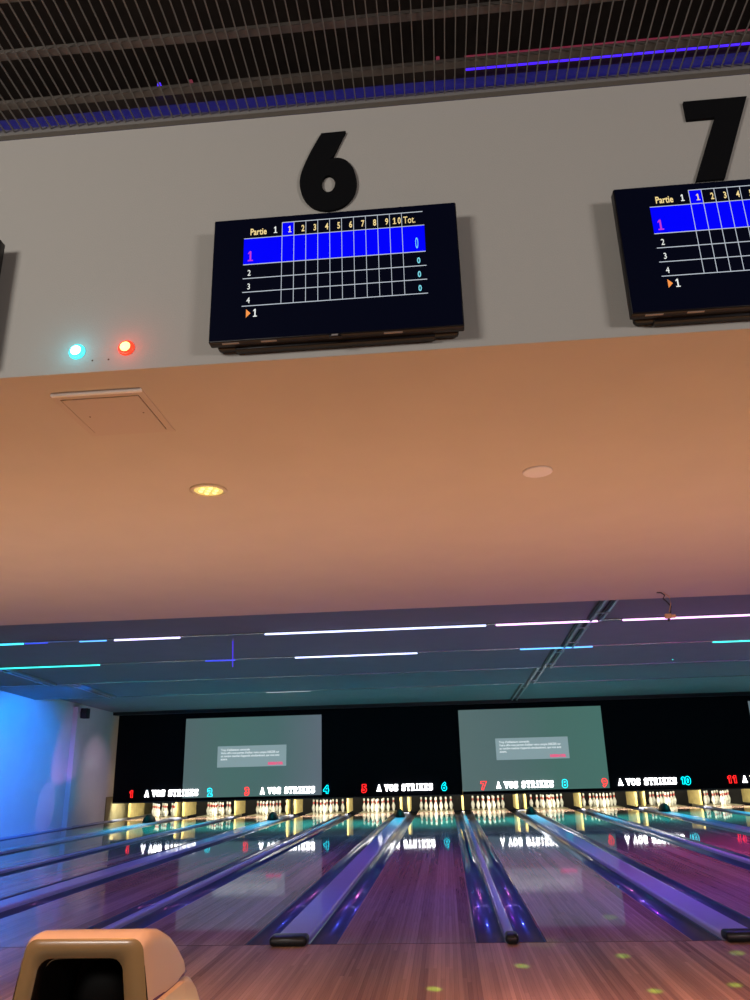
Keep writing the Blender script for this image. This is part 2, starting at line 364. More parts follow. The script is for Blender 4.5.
# ------------------------------------------------------------------ score televisions
def one(m, x, z, h, mm, y):
    w = h*.07; y1 = y+.0006
    m.box((x-w, y, z), (x+w, y1, z+h), mm); m.box((x-w*3.2, y, z), (x+w*3.2, y1, z+h*.11), mm)
    m.prism([(x-w, z+h), (x-w*3, z+h*.80), (x-w*3, z+h*.70), (x-w, z+h*.82)], 'y', y, y1, mm)
def television(cx, label):
    x0, x1, z0, z1, yf = cx-.4835, cx+.4835, 2.795, 3.352, -4.10
    t = thing('television', label, 'television', (cx, yf, z0), 'score screens on the bulkhead')
    m = MB(); m.box((x0, yf+.004, z0), (x1, yf+.045, z1), 'tv_case', .004)
    m.box((x0+.03, yf+.035, z0+.012), (x1-.03, yf+.078, z1-.16), 'tv_case', .012)
    m.box((x0+.02, yf+.046, z0-.002), (x1-.02, yf+.090, z0+.06), 'tv_case', .012); m.box((x0+.09, yf+.05, z0-.010), (x1-.11, yf+.086, z0+.03), 'tv_case', .004)
    casing = part(m, 'casing', t)
    m = MB(); yl = yf-.0005
    m.box((x0+.004, yf-.001, z0+.006), (x1-.004, yf+.006, z1-.004), 'tv_panel')
    ox = cx-.0403
    X = lambda v: v+ox
    def bar(a, b, za, zb, mm, yy): m.box((X(a), yy, zb), (X(b), yf-.0008, za), mm)
    bar(-.318, .396, 3.253, 3.131, 'tv_blue', yf-.0016)
    cols = [-.1655+.04745*k for k in range(11)]
    bar(cols[0], cols[1], 3.315, 3.253, 'tv_blue', yf-.0016)
    lw = .0013
    for k, c in enumerate(cols): bar(c-lw*.8, c+lw*.8, 3.317, 2.943, 'tv_line', yf-.0022)
    bar(cols[0], .392, 3.3185, 3.3160, 'tv_line', yf-.0022)
    for z in (3.253, 3.131, 3.067, 3.005, 2.943): bar(-.318, .396, z+lw, z-lw, 'tv_line', yf-.0022)
    ty = yf-.0026
    m.text('Partie', X(-.294), 3.268, .030, 'tv_yellow', ty, .66, off=.0006)
    one(m, X(-.192), 3.270, .030, 'tv_white', ty)
    for k in range(10):
        if k == 0: one(m, X(cols[k]+.031), 3.268, .029, 'tv_yellow', ty)
        elif k == 9: one(m, X(cols[k]+.0195), 3.268, .029, 'tv_yellow', ty); m.text('0', X(cols[k]+.044), 3.268, .029, 'tv_yellow', ty, .60, 'RIGHT', off=.0006)
        else: m.text(str(k+1), X(cols[k]+.0425), 3.268, .029, 'tv_yellow', ty, .62, 'RIGHT', off=.0006)
    m.text('Tot.', X(.315), 3.267, .032, 'tv_yellow', ty, .62)
    one(m, X(-.290), 3.146, .046, 'tv_magenta', ty)
    m.text('0', X(.370), 3.147, .050, 'tv_cyan', ty, .36, 'RIGHT')
    for k, z in enumerate((3.079, 3.017, 2.955)):
        m.text(str(k+2), X(-.300), z, .026, 'tv_white', ty, .75)
        m.text('0', X(.374), z, .025, 'tv_cyan', ty, .72, 'RIGHT', off=.0008)
    one(m, X(-.265), 2.893, .034, 'tv_white', ty)
    m.prism([(X(-.300), 2.892), (X(-.283), 2.910), (X(-.300), 2.928)], 'y', ty, yf-.0012, 'tv_orange')
    part(m, 'screen', t, 'lit bowling score table with a blue first row')
    m = MB(); m.box((x0+.05, yf+.012, z0-.0015), (x0+.115, yf+.022, z0+.001), 'tv_port'); part(m, 'port_strip', casing)
    m = MB(); m.box((x0+.20, yf+.012, z0-.0015), (x0+.26, yf+.022, z0+.001), 'tv_port'); part(m, 'port_strip', casing)
    m = MB(); m.box((x1-.30, yf+.012, z0-.0015), (x1-.23, yf+.022, z0+.001), 'tv_port'); part(m, 'port_strip', casing)
    m = MB(); m.box((cx-.022, yf+.001, z0-.010), (cx+.022, yf+.020, z0+.004), 'tv_case', .003)
    m.box((cx-.012, yf+.0004, z0-.006), (cx+.012, yf+.0014, z0+.001), 'tv_port'); part(m, 'logo_badge', casing)
    m = MB(); m.box((cx-.16, yf+.078, z0+.12), (cx+.16, YB-.0065, z0+.36), 'black'); part(m, 'wall_mount', t)
television(.0405, 'black television showing a bowling score table under the black digit 6')
television(1.615, 'black television with a score table under the black digit 7, cut by the photo edge')
television(-1.826, 'black television at the left photo edge, only its right side in view')

# ------------------------------------------------------------------ indicator lamps on the bulkhead
def wall_lamp(x, z, a, b, label):
    t = thing('signal_lamp', label, 'signal lamp', (x, YB, z), 'signal lamps on the bulkhead')
    m = MB(); m.lathe([(.033, -.0065), (.033, -.012), (.026, -.014)], a, 20, (x, YB, z), axis='y'); part(m, 'lamp_rim', t)
    m = MB(); m.lathe([(.024, -.013), (.021, -.022), (.012, -.029), (.0005, -.031)], a, 20, (x, YB, z), mf=lambda k: a if k < 1 else b, axis='y'); part(m, 'lens', t)
    L = bpy.data.lights.new('l', 'POINT'); L.energy = .2; L.color = (.1,.8,1.) if 'cyan' in a else (1.,.06,.03); L.shadow_soft_size = .03
    o = bpy.data.objects.new('signal_light', L); COL.objects.link(o); o.location = (x, YB-.07, z); 
wall_lamp(-1.004, 2.850, 'lamp_cyan', 'lamp_cyan_core', 'round glowing cyan signal lamp on the bulkhead left of the television')
wall_lamp(-.803, 2.852, 'lamp_red', 'lamp_red_core', 'round glowing red signal lamp on the bulkhead left of the television')
for x in (-.938, -.872):
    m = MB(); m.lathe([(.004, -.0062), (.004, -.0068)], 'gap_dark', 8, (x, YB, 2.807), axis='y')
    tag(m.build('screw_hole', origin=(x, YB, 2.807)), 'tiny dark screw hole in the bulkhead below the %s signal lamp' % ('cyan' if x < -.9 else 'red'), 'hole')

# ------------------------------------------------------------------ soffit: hatch, downlight, detector, loose cable
t = thing('access_hatch', 'square painted access hatch in the lowered ceiling below the signal lamps', 'access hatch', (-.98, -3.65, ZS))
m = MB(); z = ZS
hx0, hx1, hy0, hy1 = -1.165, -.825, -3.80, -3.455
for a, b in [((hx0-.03, hy0-.03), (hx1+.03, hy0)), ((hx0-.03, hy1), (hx1+.03, hy1+.03)), ((hx0-.03, hy0), (hx0, hy1)), ((hx1, hy0), (hx1+.03, hy1))]:
    m.box((*a, z-.004), (*b, z-.0005), 'hatch_paint')
part(m, 'hatch_frame', t)
m = MB(); m.box((hx0-.001, hy0-.001, z-.0012), (hx1+.001, hy1+.001, z-.0005), 'gap_dark'); part(m, 'shadow_gap', t)
m = MB(); m.box((hx0+.004, hy0+.004, z-.006), (hx1-.004, hy1-.004, z-.0014), 'hatch_paint'); part(m, 'hatch_door', t)
for x, y in ((hx0+.055, hy0+.17), (hx1-.04, hy0+.16)):
    m = MB(); m.lathe([(.004, -.0060), (.004, -.0068)], 'gap_dark', 8, (x, y, z)); part(m, 'latch', t)
m = MB(); m.box((-1.180, -3.855, z-.013), (-.795, -3.838, z-.0005), 'hatch_bar_lit', .002); part(m, 'edge_bar', t)
t = thing('downlight', 'round recessed downlight glowing yellow in the lowered ceiling', 'downlight', (-.876, -2.62, ZS))
c = (-.876, -2.62, ZS)
m = MB(); m.lathe([(.104, -.0005), (.104, -.006), (.086, -.010), (.082, -.004), (.082, -.0005)], 'downlight_rim', 32, c); part(m, 'rim', t)
m = MB(); m.lathe([(.081, -.0045), (.050, -.002), (.001, -.0012)], 'downlight_lamp', 24, c); refl = part(m, 'reflector', t)
for q in range(7):
    a = 2*PI*q/6; r = 0 if q == 6 else .045
    m = MB(); m.lathe([(.013, -.004), (.010, -.010), (.0005, -.012)], 'downlight_led', 10, (c[0]+r*math.cos(a), c[1]+r*math.sin(a), ZS)); part(m, 'bulb', refl)
t = thing('smoke_detector', 'round flat pinkish white disc cover on the lowered ceiling', 'ceiling disc', (.947, -2.64, ZS))
c = (.947, -2.64, ZS); m = MB(); m.lathe([(.080, -.0005), (.080, -.008), (.072, -.012), (.0005, -.013)], 'detector', 32, c); part(m, 'disc_cover', t)
t = thing('dangling_cable', 'short dark cable with a tan connector dangling from the lowered ceiling', 'cable', (2.46, .76, ZS))
m = MB(); pts = [(2.43,.76,ZS-.003),(2.47,.76,ZS-.006),(2.50,.76,ZS-.03),(2.485,.77,ZS-.06),(2.52,.77,ZS-.10),(2.545,.77,ZS-.14),(2.535,.77,ZS-.19),(2.52,.77,ZS-.215)]
m.tube(pts, .006, 'cable_dark', 6); m.tube([(2.49,.76,ZS-.005),(2.535,.75,ZS-.05),(2.545,.76,ZS-.11),(2.52,.77,ZS-.19)], .004, 'connector_tan', 6); part(m, 'wire', t)
m = MB(); m.box((2.475, .75, ZS-.25), (2.535, .79, ZS-.205), 'connector_tan', .008); m.box((2.535,.755,ZS-.245),(2.575,.785,ZS-.215),'connector_tan',.006); m.box((2.50, .755, ZS-.275), (2.515, .785, ZS-.25), 'cable_dark', .003); part(m, 'connector', t)

# ------------------------------------------------------------------ led lines and rails on the lane ceiling
def led_line(y, x0, x1, mm, label, r=.010, bright=None, col=None):
    m = MB(); m.tube([(x0, y-.020, ZL-.024), (x1, y-.020, ZL-.024)], r, mm, 8)
    tag(m.build('light_strip', origin=(x0, y-.02, ZL-.024)), label, 'light strip', 'coloured light strips on the lane ceiling')
    if bright:
        L = bpy.data.lights.new('a', 'AREA'); L.shape = 'RECTANGLE'; L.size = x1-x0; L.size_y = .06; L.energy = bright*(x1-x0); L.color = col
        o = bpy.data.objects.new('strip_glow', L); COL.objects.link(o); o.location = ((x0+x1)/2, y+.03, ZL-.05)
        o.rotation_euler = (math.radians(20), 0, 0)
F, N2 = low[1], low[2]
led_line(F, -5.9, -5.35, 'led_cyan', 'cyan light strip at the far left of the nearest ceiling edge', bright=4, col=(.1,.6,1))
led_line(F, -5.33, -5.0, 'led_blue', 'dim blue end of the far left strip on the nearest ceiling edge', .006)
led_line(F, -4.55, -4.17, 'led_sky', 'short blue light strip left of the white violet one on the nearest ceiling edge', .007)
led_line(F, -4.06, -3.14, 'led_violet', 'white violet light strip above lane 4 on the nearest ceiling edge', bright=3, col=(.4,.35,1))
led_line(F, -1.97, .99, 'led_white', 'long bluish white light strip above lanes 5 and 6 on the nearest ceiling edge', bright=2.2, col=(.32,.25,1))
led_line(F, 1.12, 2.44, 'led_pink', 'pink white light strip above lane 7 on the nearest ceiling edge', bright=4, col=(.75,.25,1))
led_line(F, 2.76, 6.5, 'led_pink', 'pink light strip running off the right side on the nearest ceiling edge', bright=6, col=(.95,.2,.75))
led_line(N2, -8.6, -5.3, 'led_teal', 'long teal light strip at the left on the second ceiling edge', bright=6, col=(.05,.8,.9))
led_line(N2, -3.5, -3.0, 'led_blue', 'short blue violet light strip by the hanging tube on the second ceiling edge', .008)
led_line(N2, -2.0, 0., 'led_white', 'bluish white light strip in the middle of the second ceiling edge', bright=3, col=(.2,.25,1))
led_line(N2, 1.65, 2.79, 'led_sky', 'sky blue light strip by the rails on the second ceiling edge', bright=6, col=(.1,.4,1))
led_line(N2, 4.65, 7.5, 'led_teal', 'teal light strip at the right on the second ceiling edge', bright=6, col=(.4,.2,1))
led_line(low[4], -3.75, -2.7, 'tv_line', 'faint white edge glint drawn as a strip on the farthest ceiling edge above the left screen', .006)  # reflection on the metal edge, imitated by a thin glowing tube
for y, xs in ((low[3], [(-3.6,-3.3),(-2.4,-2.1),(.9,1.3),(3.8,4.3)]), (low[4], [(-8,-7.9),(-6.2,-6.0),(1.2,1.9),(3.9,4.9)])):
    for x0, x1 in xs:
        pass
m = MB(); m.lathe([(.012, 0), (.012, -.012), (.004, -.02)], 'led_teal', 10, (4.68, 8.42, 3.040)); tag(m.build('lamp_or_glint', origin=(4.68, 8.42, 3.040)), 'tiny teal indicator on the third ceiling panel at the right', 'indicator lamp')
t = thing('hanging_tube', 'thin violet lit tube hanging across the nearest ceiling edges at the left', 'tube', (-2.66, 4.6, 2.80))
m = MB(); m.tube([(-2.66, 4.6, 3.08), (-2.65, 4.6, 2.70)], .006, 'led_indigo', 6); part(m, 'tube_body', t)
m = MB(); m.tube([(-2.66, 4.6, 3.11), (-2.66, 4.6, 3.081)], .010, 'rail_metal', 8); part(m, 'tube_clip', t)

def rails(x, k0, k1, side, dx=.0, w=.13):
    for k in range(k0, k1):
        y0 = (low[k]+.12 if k else YC+.1); y1 = low[k+1]-.09
        za = ZH+(ZL-ZH)*(y0-low[k])/(low[k+1]-low[k]); zb = ZH+(ZL-ZH)*(y1-low[k])/(low[k+1]-low[k])
        if k == 0:
            f = lambda y: ZH+(ZL-ZH)*(y-YC-.01)/(low[1]-.03-YC-.01); za, zb = f(y0), f(y1)
        t = thing('lighting_rail', 'pair of metal rails on the %s of the sloping ceiling panels, %s' % (side, ['nearest panel','second panel','third panel','fourth panel','farthest panel'][k]), 'lighting rail', (x, y0, za), 'lighting rails under the lane ceiling')
        for s in (-1, 1):
            m = MB(); xx = x+s*w/2
            m.prism([(y0, za-.004), (y1, zb-.004), (y1, zb-.045), (y0, za-.045)], 'x', xx-.016, xx+.016, 'rail_metal'); part(m, 'rail', t)
            m = MB(); m.prism([(y0, za-.004), (y1, zb-.004), (y1, zb-.030), (y0, za-.030)], 'x', xx-.052, xx-.018, 'black'); part(m, 'rail_backing', t)
        for q in (.35, .8):
            yy = y0+(y1-y0)*q; zz = za+(zb-za)*q
            m = MB(); m.box((x-w/2-.03, yy-.02, zz-.055), (x+w/2+.03, yy+.02, zz-.046), 'rail_metal'); part(m, 'cross_clip', t)
rails(2.40, 0, 5, 'right side')
rails(-7.45, 2, 4, 'left side')

# ------------------------------------------------------------------ lanes
ORD = {1:'first',2:'second',3:'third',4:'fourth',5:'fifth',6:'sixth',7:'seventh',8:'eighth',9:'ninth',10:'tenth',11:'eleventh',12:'twelfth',13:'thirteenth',14:'fourteenth'}
def where(k):
    if k <= 11: return 'under the %s %d' % (number_colour(k), k)
    return 'right of the red 11'
for k in range(1, 15):
    x = LX[k]
    lb = 'glossy wooden bowling lane leading to the pins under the %s number %d' % (number_colour(k), k) if k < 12 else 'glossy wooden bowling lane %s beyond the one under the red 11' % {12:'directly', 13:'second', 14:'third'}[k]
    t = thing('bowling_lane', lb, 'bowling lane', (x, 0, 0), 'bowling lanes side by side')
    m = MB(); m.box((x-.53, 0.002, -.10), (x+.53, 17.95, -.001), 'lane_wood')
    o = part(m, 'lane_surface', t)
    m = MB(); m.box((x-.53, 17.952, -.10), (x+.53, 19.45, -.001), 'pin_deck_wood'); part(m, 'pin_deck', t, 'pale yellow end of the lane under the pins')

def gutter_mesh(x0, x1, mb):
    pts = []; n = 12; cx = (x0+x1)/2; r = (x1-x0)/2-.006
    pts.append((x0, -.004)); 
    for q in range(n+1):
        a = PI+PI*q/n; pts.append((cx+r*math.cos(a), -.012+.078*math.sin(a)))
    pts.append((x1, -.004)); pts.append((x1, -.11)); pts.append((x0, -.11))
    # top strip of quads + sides
    i = mb.mi('gutter_plastic'); ys = [0.004, 6, 12, 18.0]
    rows = [[mb.bm.verts.new((p[0], y, p[1])) for p in pts] for y in ys]
    for a, b in zip(rows, rows[1:]):
        for q in range(len(pts)):
            f = mb.bm.faces.new([a[q], a[(q+1) % len(pts)], b[(q+1) % len(pts)], b[q]]); f.material_index = i
            f.smooth = 1 <= q <= n
    for rr in (rows[0], rows[-1]):
        f = mb.bm.faces.new(rr); f.material_index = i
def cap_profile(x0, x1, zb=-.11, zt=.040, rr=.022):
    pts = [(x0, zb)]
    rr = min(rr, (x1-x0)*.45)
    for q in range(6):
        a = PI-PI/2*q/5; pts.append((x0+rr+rr*math.cos(a), zt-rr+rr*math.sin(a)))
    for q in range(6):
        a = PI/2-PI/2*q/5; pts.append((x1-rr+rr*math.cos(a), zt-rr+rr*math.sin(a)))
    pts.append((x1, zb)); return pts
def divider(xl, xr, label, wide):
    xc = (xl+xr)/2
    t = thing('lane_divider', label, 'lane divider', (xc, 0, 0), 'gutters and cappings between the lanes')
    for a, b in ((xl+.003, xl+G), (xr-G, xr-.003)):
        m = MB(); gutter_mesh(a, b, m); part(m, 'gutter', t)
    a, b = xl+G+.002, xr-G-.002
    m = MB(); m.prism(cap_profile(a, b), 'y', .06, 17.3, 'capping_plastic', False); part(m, 'capping', t)
    # dark rounded end piece at the foul line
    m = MB(); m.box((a-.010, -.10, .0015), (b+.010, .058, .072), 'foul_cap', .028, 4); part(m, 'end_cap', t)
    if wide:
        yy = 15.0
        m = MB(); tt = bmesh.new()
        bmesh.ops.create_icosphere(tt, subdivisions=3, radius=1.)
        for v in tt.verts:
            if v.co.z < 0: v.co.z = 0
            v.co = Vector((v.co.x*.125, v.co.y*(.22 if v.co.y < 0 else .5), v.co.z*.20*(1-.15*abs(v.co.x))))
        m.merge(tt, 'black_rubber', True, Matrix.Translation((xc, yy, .041))); part(m, 'ball_return_cover', t, 'black domed cover on the capping near the pins')
    return t
for k in range(1, 14):
    wide = bool(k % 2)
    nm = lambda q: '%s %d' % (number_colour(q), q)
    if k <= 10: lb = '%s gutter divider between the lanes under %s and %s' % ('wide' if wide else 'narrow', nm(k), nm(k+1))
    else: lb = '%s gutter divider %s of the lane under red 11' % ('wide' if wide else 'narrow', {11:'directly right', 12:'second to the right', 13:'third to the right'}[k])
    divider(LX[k]+.53, LX[k+1]-.53, lb, wide)
# outer gutters
t = thing('lane_divider', 'dark gutter at the left side of the lane under the red 1', 'lane divider', (LX[1]-.53-G/2, 0, 0), 'gutters and cappings between the lanes')
m = MB(); gutter_mesh(LX[1]-.53-G, LX[1]-.533, m); part(m, 'gutter', t)
t = thing('lane_divider', 'dark gutter beside the right wall, far outside the last lane', 'lane divider', (LX[14]+.53+G/2, 0, 0), 'gutters and cappings between the lanes')
m = MB(); gutter_mesh(LX[14]+.533, LX[14]+.53+G, m); part(m, 'gutter', t)

# ------------------------------------------------------------------ kickbacks between the pin decks
def kickback(x, label, w=.05):
    t = thing('kickback_panel', label, 'partition', (x, 18, 0), 'yellow partitions between the pin decks')
    m = MB(); m.prism([(17.62, .044), (18.75, .044), (18.75, .66), (17.85, .66), (17.62, .56)], 'x', x-w/2, x+w/2, 'kick_side'); part(m, 'panel', t)
    m = MB(); m.box((x-w/2-.004, 17.585, .044), (x+w/2+.004, 17.618, .60), 'kick_yellow', .008); part(m, 'front_edge', t, 'yellow front edge')
    return t
for k in range(1, 14):
    if k % 2:
        xc = (LX[k]+LX[k+1])/2
        for s, nm in ((-1, k), (1, k+1)):
            kickback(xc+s*.115, 'yellow wooden partition at the %s side of the pins %s' % ('right' if s < 0 else 'left', where(nm)) if k < 11 else 'yellow wooden partition %s of the pair right of the pins under red 11' % ('left' if s < 0 else 'right') if k == 11 else 'yellow wooden partition beyond the right photo edge', .06)
        m = MB(); m.box((xc-.075, 17.95, .044), (xc+.075, 18.70, .60), 'black'); 
        tag(m.build('ball_lift', origin=(xc, 18, .044)), 'black ball lift between partitions, right of the pins %s' % where(k) if k < 13 else 'black ball lift farthest right, beyond the photo edge', 'ball lift', 'ball lifts between the lane pairs')
    else:
        xc = (LX[k]+LX[k+1])/2
        kickback(xc, ('thin yellow partition between the pins %s and the next pins' % where(k) if k < 12 else 'thin yellow partition far outside the photo, %s' % ('twelfth from left' if k == 12 else 'last')), .045)
kickback(LX[1]-.53-G/2-.02, 'scuffed yellow partition at the far left, beside the left wall', .06)
m = MB(); m.box((WL+.003, 16.42, .031), (WL+.03, 20.28, .66), 'leak_block'); struct(m, 'trim_13', label='added olive light blocking panel at the pin end of the left wall')  # added to keep the pin light from flaring on the side wall
# black pit walls behind the pins
m = MB(); m.box((WL, 20.3, -.1), (WR, 20.4, .9), 'dark_room'); struct(m, 'wall_pit', label='dark curtain behind the pins')

# ------------------------------------------------------------------ pins
prof = [(.0255,.0),(.0285,.004),(.036,.03),(.0455,.06),(.0555,.09),(.0605,.115),(.0590,.145),(.0505,.175),(.038,.205),(.0285,.228),(.0245,.245),(.0230,.2575),(.0232,.266),(.0236,.2745),(.0240,.284),(.0265,.303),(.0305,.325),(.0322,.343),(.0305,.360),(.0235,.374),(.012,.3795),(.0005,.381)]
pm = MB(); pm.lathe([(r*1.0, z) for r, z in prof], 'pin_white', 18, mf=lambda k: 'pin_red' if k in (10, 11, 13, 14) else 'pin_white')
pin0 = pm.build('bowling_pin')
d = .3048; row = d*math.sqrt(3)/2
spots = []
rows = ['front pin', ['left','right'], ['left','middle','right'], ['leftmost','inner left','inner right','rightmost']]
for r in range(4):
    for q in range(r+1):
        if r == 0: nm = 'front pin'
        elif r == 1: nm = 'second row %s pin' % ['left','right'][q]
        elif r == 2: nm = 'third row %s pin' % ['left','middle','right'][q]
        else: nm = 'back row %s pin' % ['leftmost','inner left','inner right','rightmost'][q]
        spots.append(((q-r/2)*d, r*row, nm))
first = True
for k in range(1, 12):
    for dx, dy, nm in spots:
        o = pin0 if first else pin0.copy()
        if not first: COL.objects.link(o)
        first = False
        o.location = (LX[k]+dx, 18.29+dy, .0)
        o.rotation_euler.z = random.random()*6
        tag(o, 'white bowling pin, %s of the rack %s' % (nm, where(k)), 'bowling pin', 'bowling pins racked at the lane ends')

# ------------------------------------------------------------------ masking panels, screens, signs
ZM0, ZM1 = .49, 2.925
edges = [WL+.17, -7.20, -3.17, .79, 4.815, 8.866, 12.90, WR]
names = {0: 'black masking panel at the far left above the red 1', 2: 'black masking panel between the left and middle projected screens', 4: 'black masking panel right of the middle screen above the cyan 10', 6: 'black masking panel at the far right'}
for k in range(7):
    a, b = edges[k], edges[k+1]
    if k % 2 == 0:
        m = MB(); m.box((a, MY, ZM0), (b, MY+.05, ZM1), 'mask_black'); m.box((a, MY-.012, ZM0-.012), (b, MY+.05, ZM0+.02), 'black')
        tag(m.build('masking_panel', origin=((a+b)/2, MY, ZM0)), names[k], 'masking panel')
    else:
        nm = {1: 'left', 3: 'middle', 5: 'right'}[k]
        lb = {1: 'grey green projected screen above cyan 2 and red 3, a message box in its middle', 3: 'grey green projected screen above red 7 and cyan 8, a message box in its middle', 5: 'grey green projected screen only just entering at the right photo edge'}[k]
        t = thing('projection_screen', lb, 'projection screen', ((a+b)/2, MY, ZM0), 'projected screens above the lanes')
        m = MB(); m.box((a+.002, MY+.004, ZM0), (b-.002, MY+.05, ZM1), 'mask_black'); m.box((a, MY-.012, ZM0-.012), (b, MY+.05, ZM0+.02), 'black'); part(m, 'screen_panel', t)
        m = MB(); m.box((a+.002, MY-.004, .583), (b-.002, MY+.003, 2.77), {1:'screen_left',3:'screen_mid',5:'screen_right'}[k])
        part(m, 'projected_image', t)
        dx0 = a+(1.0 if k != 1 else .985); dx1 = dx0+2.02
        if k < 5:
            m = MB(); m.box((dx0, MY-.0065, 1.385), (dx1, MY-.0045, 1.965), 'dialog_grey')
            ty = MY-.0075; zz = 1.835
            for ln in ("Trop d'utilisateurs connectés", "Votre offre vous permet d'utiliser votre compte DEEZER sur", "un nombre maximal d'appareils simultanément, que vous avez", "atteint."):
                m.text(ln, dx0+.10, zz, .056, 'dialog_text', ty, .86 if len(ln) > 40 else .9, off=.002); zz -= .085
            m.text('REESSAYER', dx1-.10, 1.43, .065, 'dialog_pink', ty, .95, 'RIGHT', off=.008)
            part(m, 'message_box', t, 'pale message box with white lines of text and pink button')
# neon numbers
def neon_number(k):
    x = {1:-8.706,2:-6.391,3:-5.314,4:-3.041,5:-1.962,6:.282,7:1.377,8:3.606,9:4.687,10:6.848,11:8.085}[k]; c = number_colour(k)
    m = MB(); H = .19; z0 = .632; y = MY-.016; txt = str(k); adv = .135
    for q, ch in enumerate(txt):
        xc = x+(q-(len(txt)-1)/2)*adv
        if ch == '1':
            w = .075
            pts = [(-.6,.62),(-.1,.78),(-.1,0),(.75,0),(.75,1),(.05,1),(-.6,.80)]
            pts = [(xc+a*w*.8, y, z0+b*H) for a, b in pts]; m.tube(pts+[pts[0]], .0105, 'neon_'+c, 6)
            continue
        cu = bpy.data.curves.new('n', 'FONT'); cu.body = ch; cu.size = H/.70; cu.fill_mode = 'NONE'; cu.bevel_depth = .008; cu.bevel_resolution = 1; cu.align_x = 'CENTER'; cu.resolution_u = 4; cu.offset = .014
        o = bpy.data.objects.new('n', cu); COL.objects.link(o); dg = bpy.context.evaluated_depsgraph_get(); dg.update()
        me = o.evaluated_get(dg).to_mesh(); t = bmesh.new(); t.from_mesh(me); o.evaluated_get(dg).to_mesh_clear(); bpy.data.objects.remove(o)
        m.merge(t, 'neon_'+c, True, Matrix.Translation((xc, y, z0)) @ Matrix.Rotation(PI/2, 4, 'X'))
    tag(m.build('neon_number', origin=(x, MY-.01, .62)), '%s neon number %d glowing above the pins' % (c, k), 'neon number', 'neon lane numbers')
for k in range(1, 12): neon_number(k)
# lettering: thick strokes with slab serifs, in a 1 x 1 box
GL = {
 'A': [[(.08,0),(.5,1),(.92,0)], [(.24,.34),(.76,.34)], [(-.02,0),(.24,0)], [(.76,0),(1.02,0)]],
 'V': [[(.08,1),(.5,0),(.92,1)], [(-.02,1),(.24,1)], [(.76,1),(1.02,1)]],
 'O': [[(.5,1),(.2,.9),(.08,.5),(.2,.1),(.5,0),(.8,.1),(.92,.5),(.8,.9),(.5,1)]],
 'S': [[(.88,.78),(.7,.97),(.35,1),(.12,.82),(.2,.6),(.5,.5),(.82,.38),(.88,.16),(.65,0),(.3,.02),(.12,.2)], [(.88,1),(.88,.72)], [(.12,0),(.12,.28)]],
 'T': [[(.05,1),(.95,1)], [(.5,1),(.5,0)], [(.05,1),(.05,.76)], [(.95,1),(.95,.76)], [(.3,0),(.7,0)]],
 'R': [[(.18,0),(.18,1),(.62,1),(.82,.88),(.82,.62),(.62,.5),(.18,.5)], [(.5,.5),(.86,0)], [(.02,0),(.36,0)], [(.74,0),(1.0,0)]],
 'I': [[(.5,0),(.5,1)], [(.26,1),(.74,1)], [(.26,0),(.74,0)]],
 'K': [[(.18,0),(.18,1)], [(.84,1),(.2,.45)], [(.42,.62),(.88,0)], [(.02,0),(.36,0)], [(.02,1),(.36,1)], [(.7,1),(.98,1)], [(.72,0),(1.02,0)]],
 'E': [[(.18,0),(.18,1)], [(.02,1),(.88,1)], [(.18,.5),(.65,.5)], [(.02,0),(.88,0)], [(.88,1),(.88,.78)], [(.88,0),(.88,.22)]],
}
def letter(ch, x, z, w, h, y):
    m = MB(); r = .014
    for st in GL[ch]:
        pts = [(x+a*w, z+b*h) for a, b in st]
        for (ax, az), (bx, bz) in zip(pts, pts[1:]):
            dv = Vector((bx-ax, bz-az)); l = dv.length; dv.normalize(); nv = Vector((-dv.y, dv.x))*r; e = dv*r*.7
            q = [(ax-e.x+nv.x, az-e.y+nv.y), (bx+e.x+nv.x, bz+e.y+nv.y), (bx+e.x-nv.x, bz+e.y-nv.y), (ax-e.x-nv.x, az-e.y-nv.y)]
            m.prism(q, 'y', y, y+.03, 'sign_white')
    return m
def strike_sign(k):
    xc = (LX[k]+LX[k+1])/2
    lb = 'glowing white sign A VOS STRIKES between the %s %d and the %s %d' % (number_colour(k), k, number_colour(k+1), k+1) if k < 11 else 'glowing white sign A VOS STRIKES right of the red 11, cut by the photo edge'
    t = thing('lettering_sign', lb, 'sign', (xc, MY-.04, .64), 'glowing signs above the lane pairs')
    x = {1:-8.30,3:-4.93,5:-1.60,7:1.73,9:5.05,11:8.36}[k]
    for ch in 'A VOS STRIKES':
        if ch == ' ': x += .085; continue
        w = .103 if ch != 'I' else .078
        part(letter(ch, x+.01, .652, w*.98, .150, MY-.036), 'letter', t); x += w+.0275
for k in (1,3,5,7,9,11): strike_sign(k)
# pin lights hidden behind the mask edge
for k in range(1, 13):
    lb = 'pin light tube behind the masking, above the pins %s' % where(k) if k < 12 else 'pin light tube behind the masking, right of the one above lane 11'
    t = thing('pin_light', lb, 'pin light', (LX[k], MY+.16, .5), 'pin lights under the masking')
    m = MB(); m.box((LX[k]-.42, MY+.08, .53), (LX[k]+.42, MY+.22, .56), 'black'); part(m, 'housing', t)
    m = MB(); m.tube([(LX[k]-.38, MY+.15, .508), (LX[k]+.38, MY+.15, .508)], .018, 'tube_white', 8); part(m, 'light_tube', t)
    L = bpy.data.lights.new('p', 'AREA'); L.shape = 'RECTANGLE'; L.size = 1.5; L.size_y = .08; L.energy = 52; L.color = (1., .94, .72)
    o = bpy.data.objects.new('pin_wash', L); COL.objects.link(o); o.location = (LX[k], MY+.30, .52); o.rotation_euler = (math.radians(66), 0, 0)

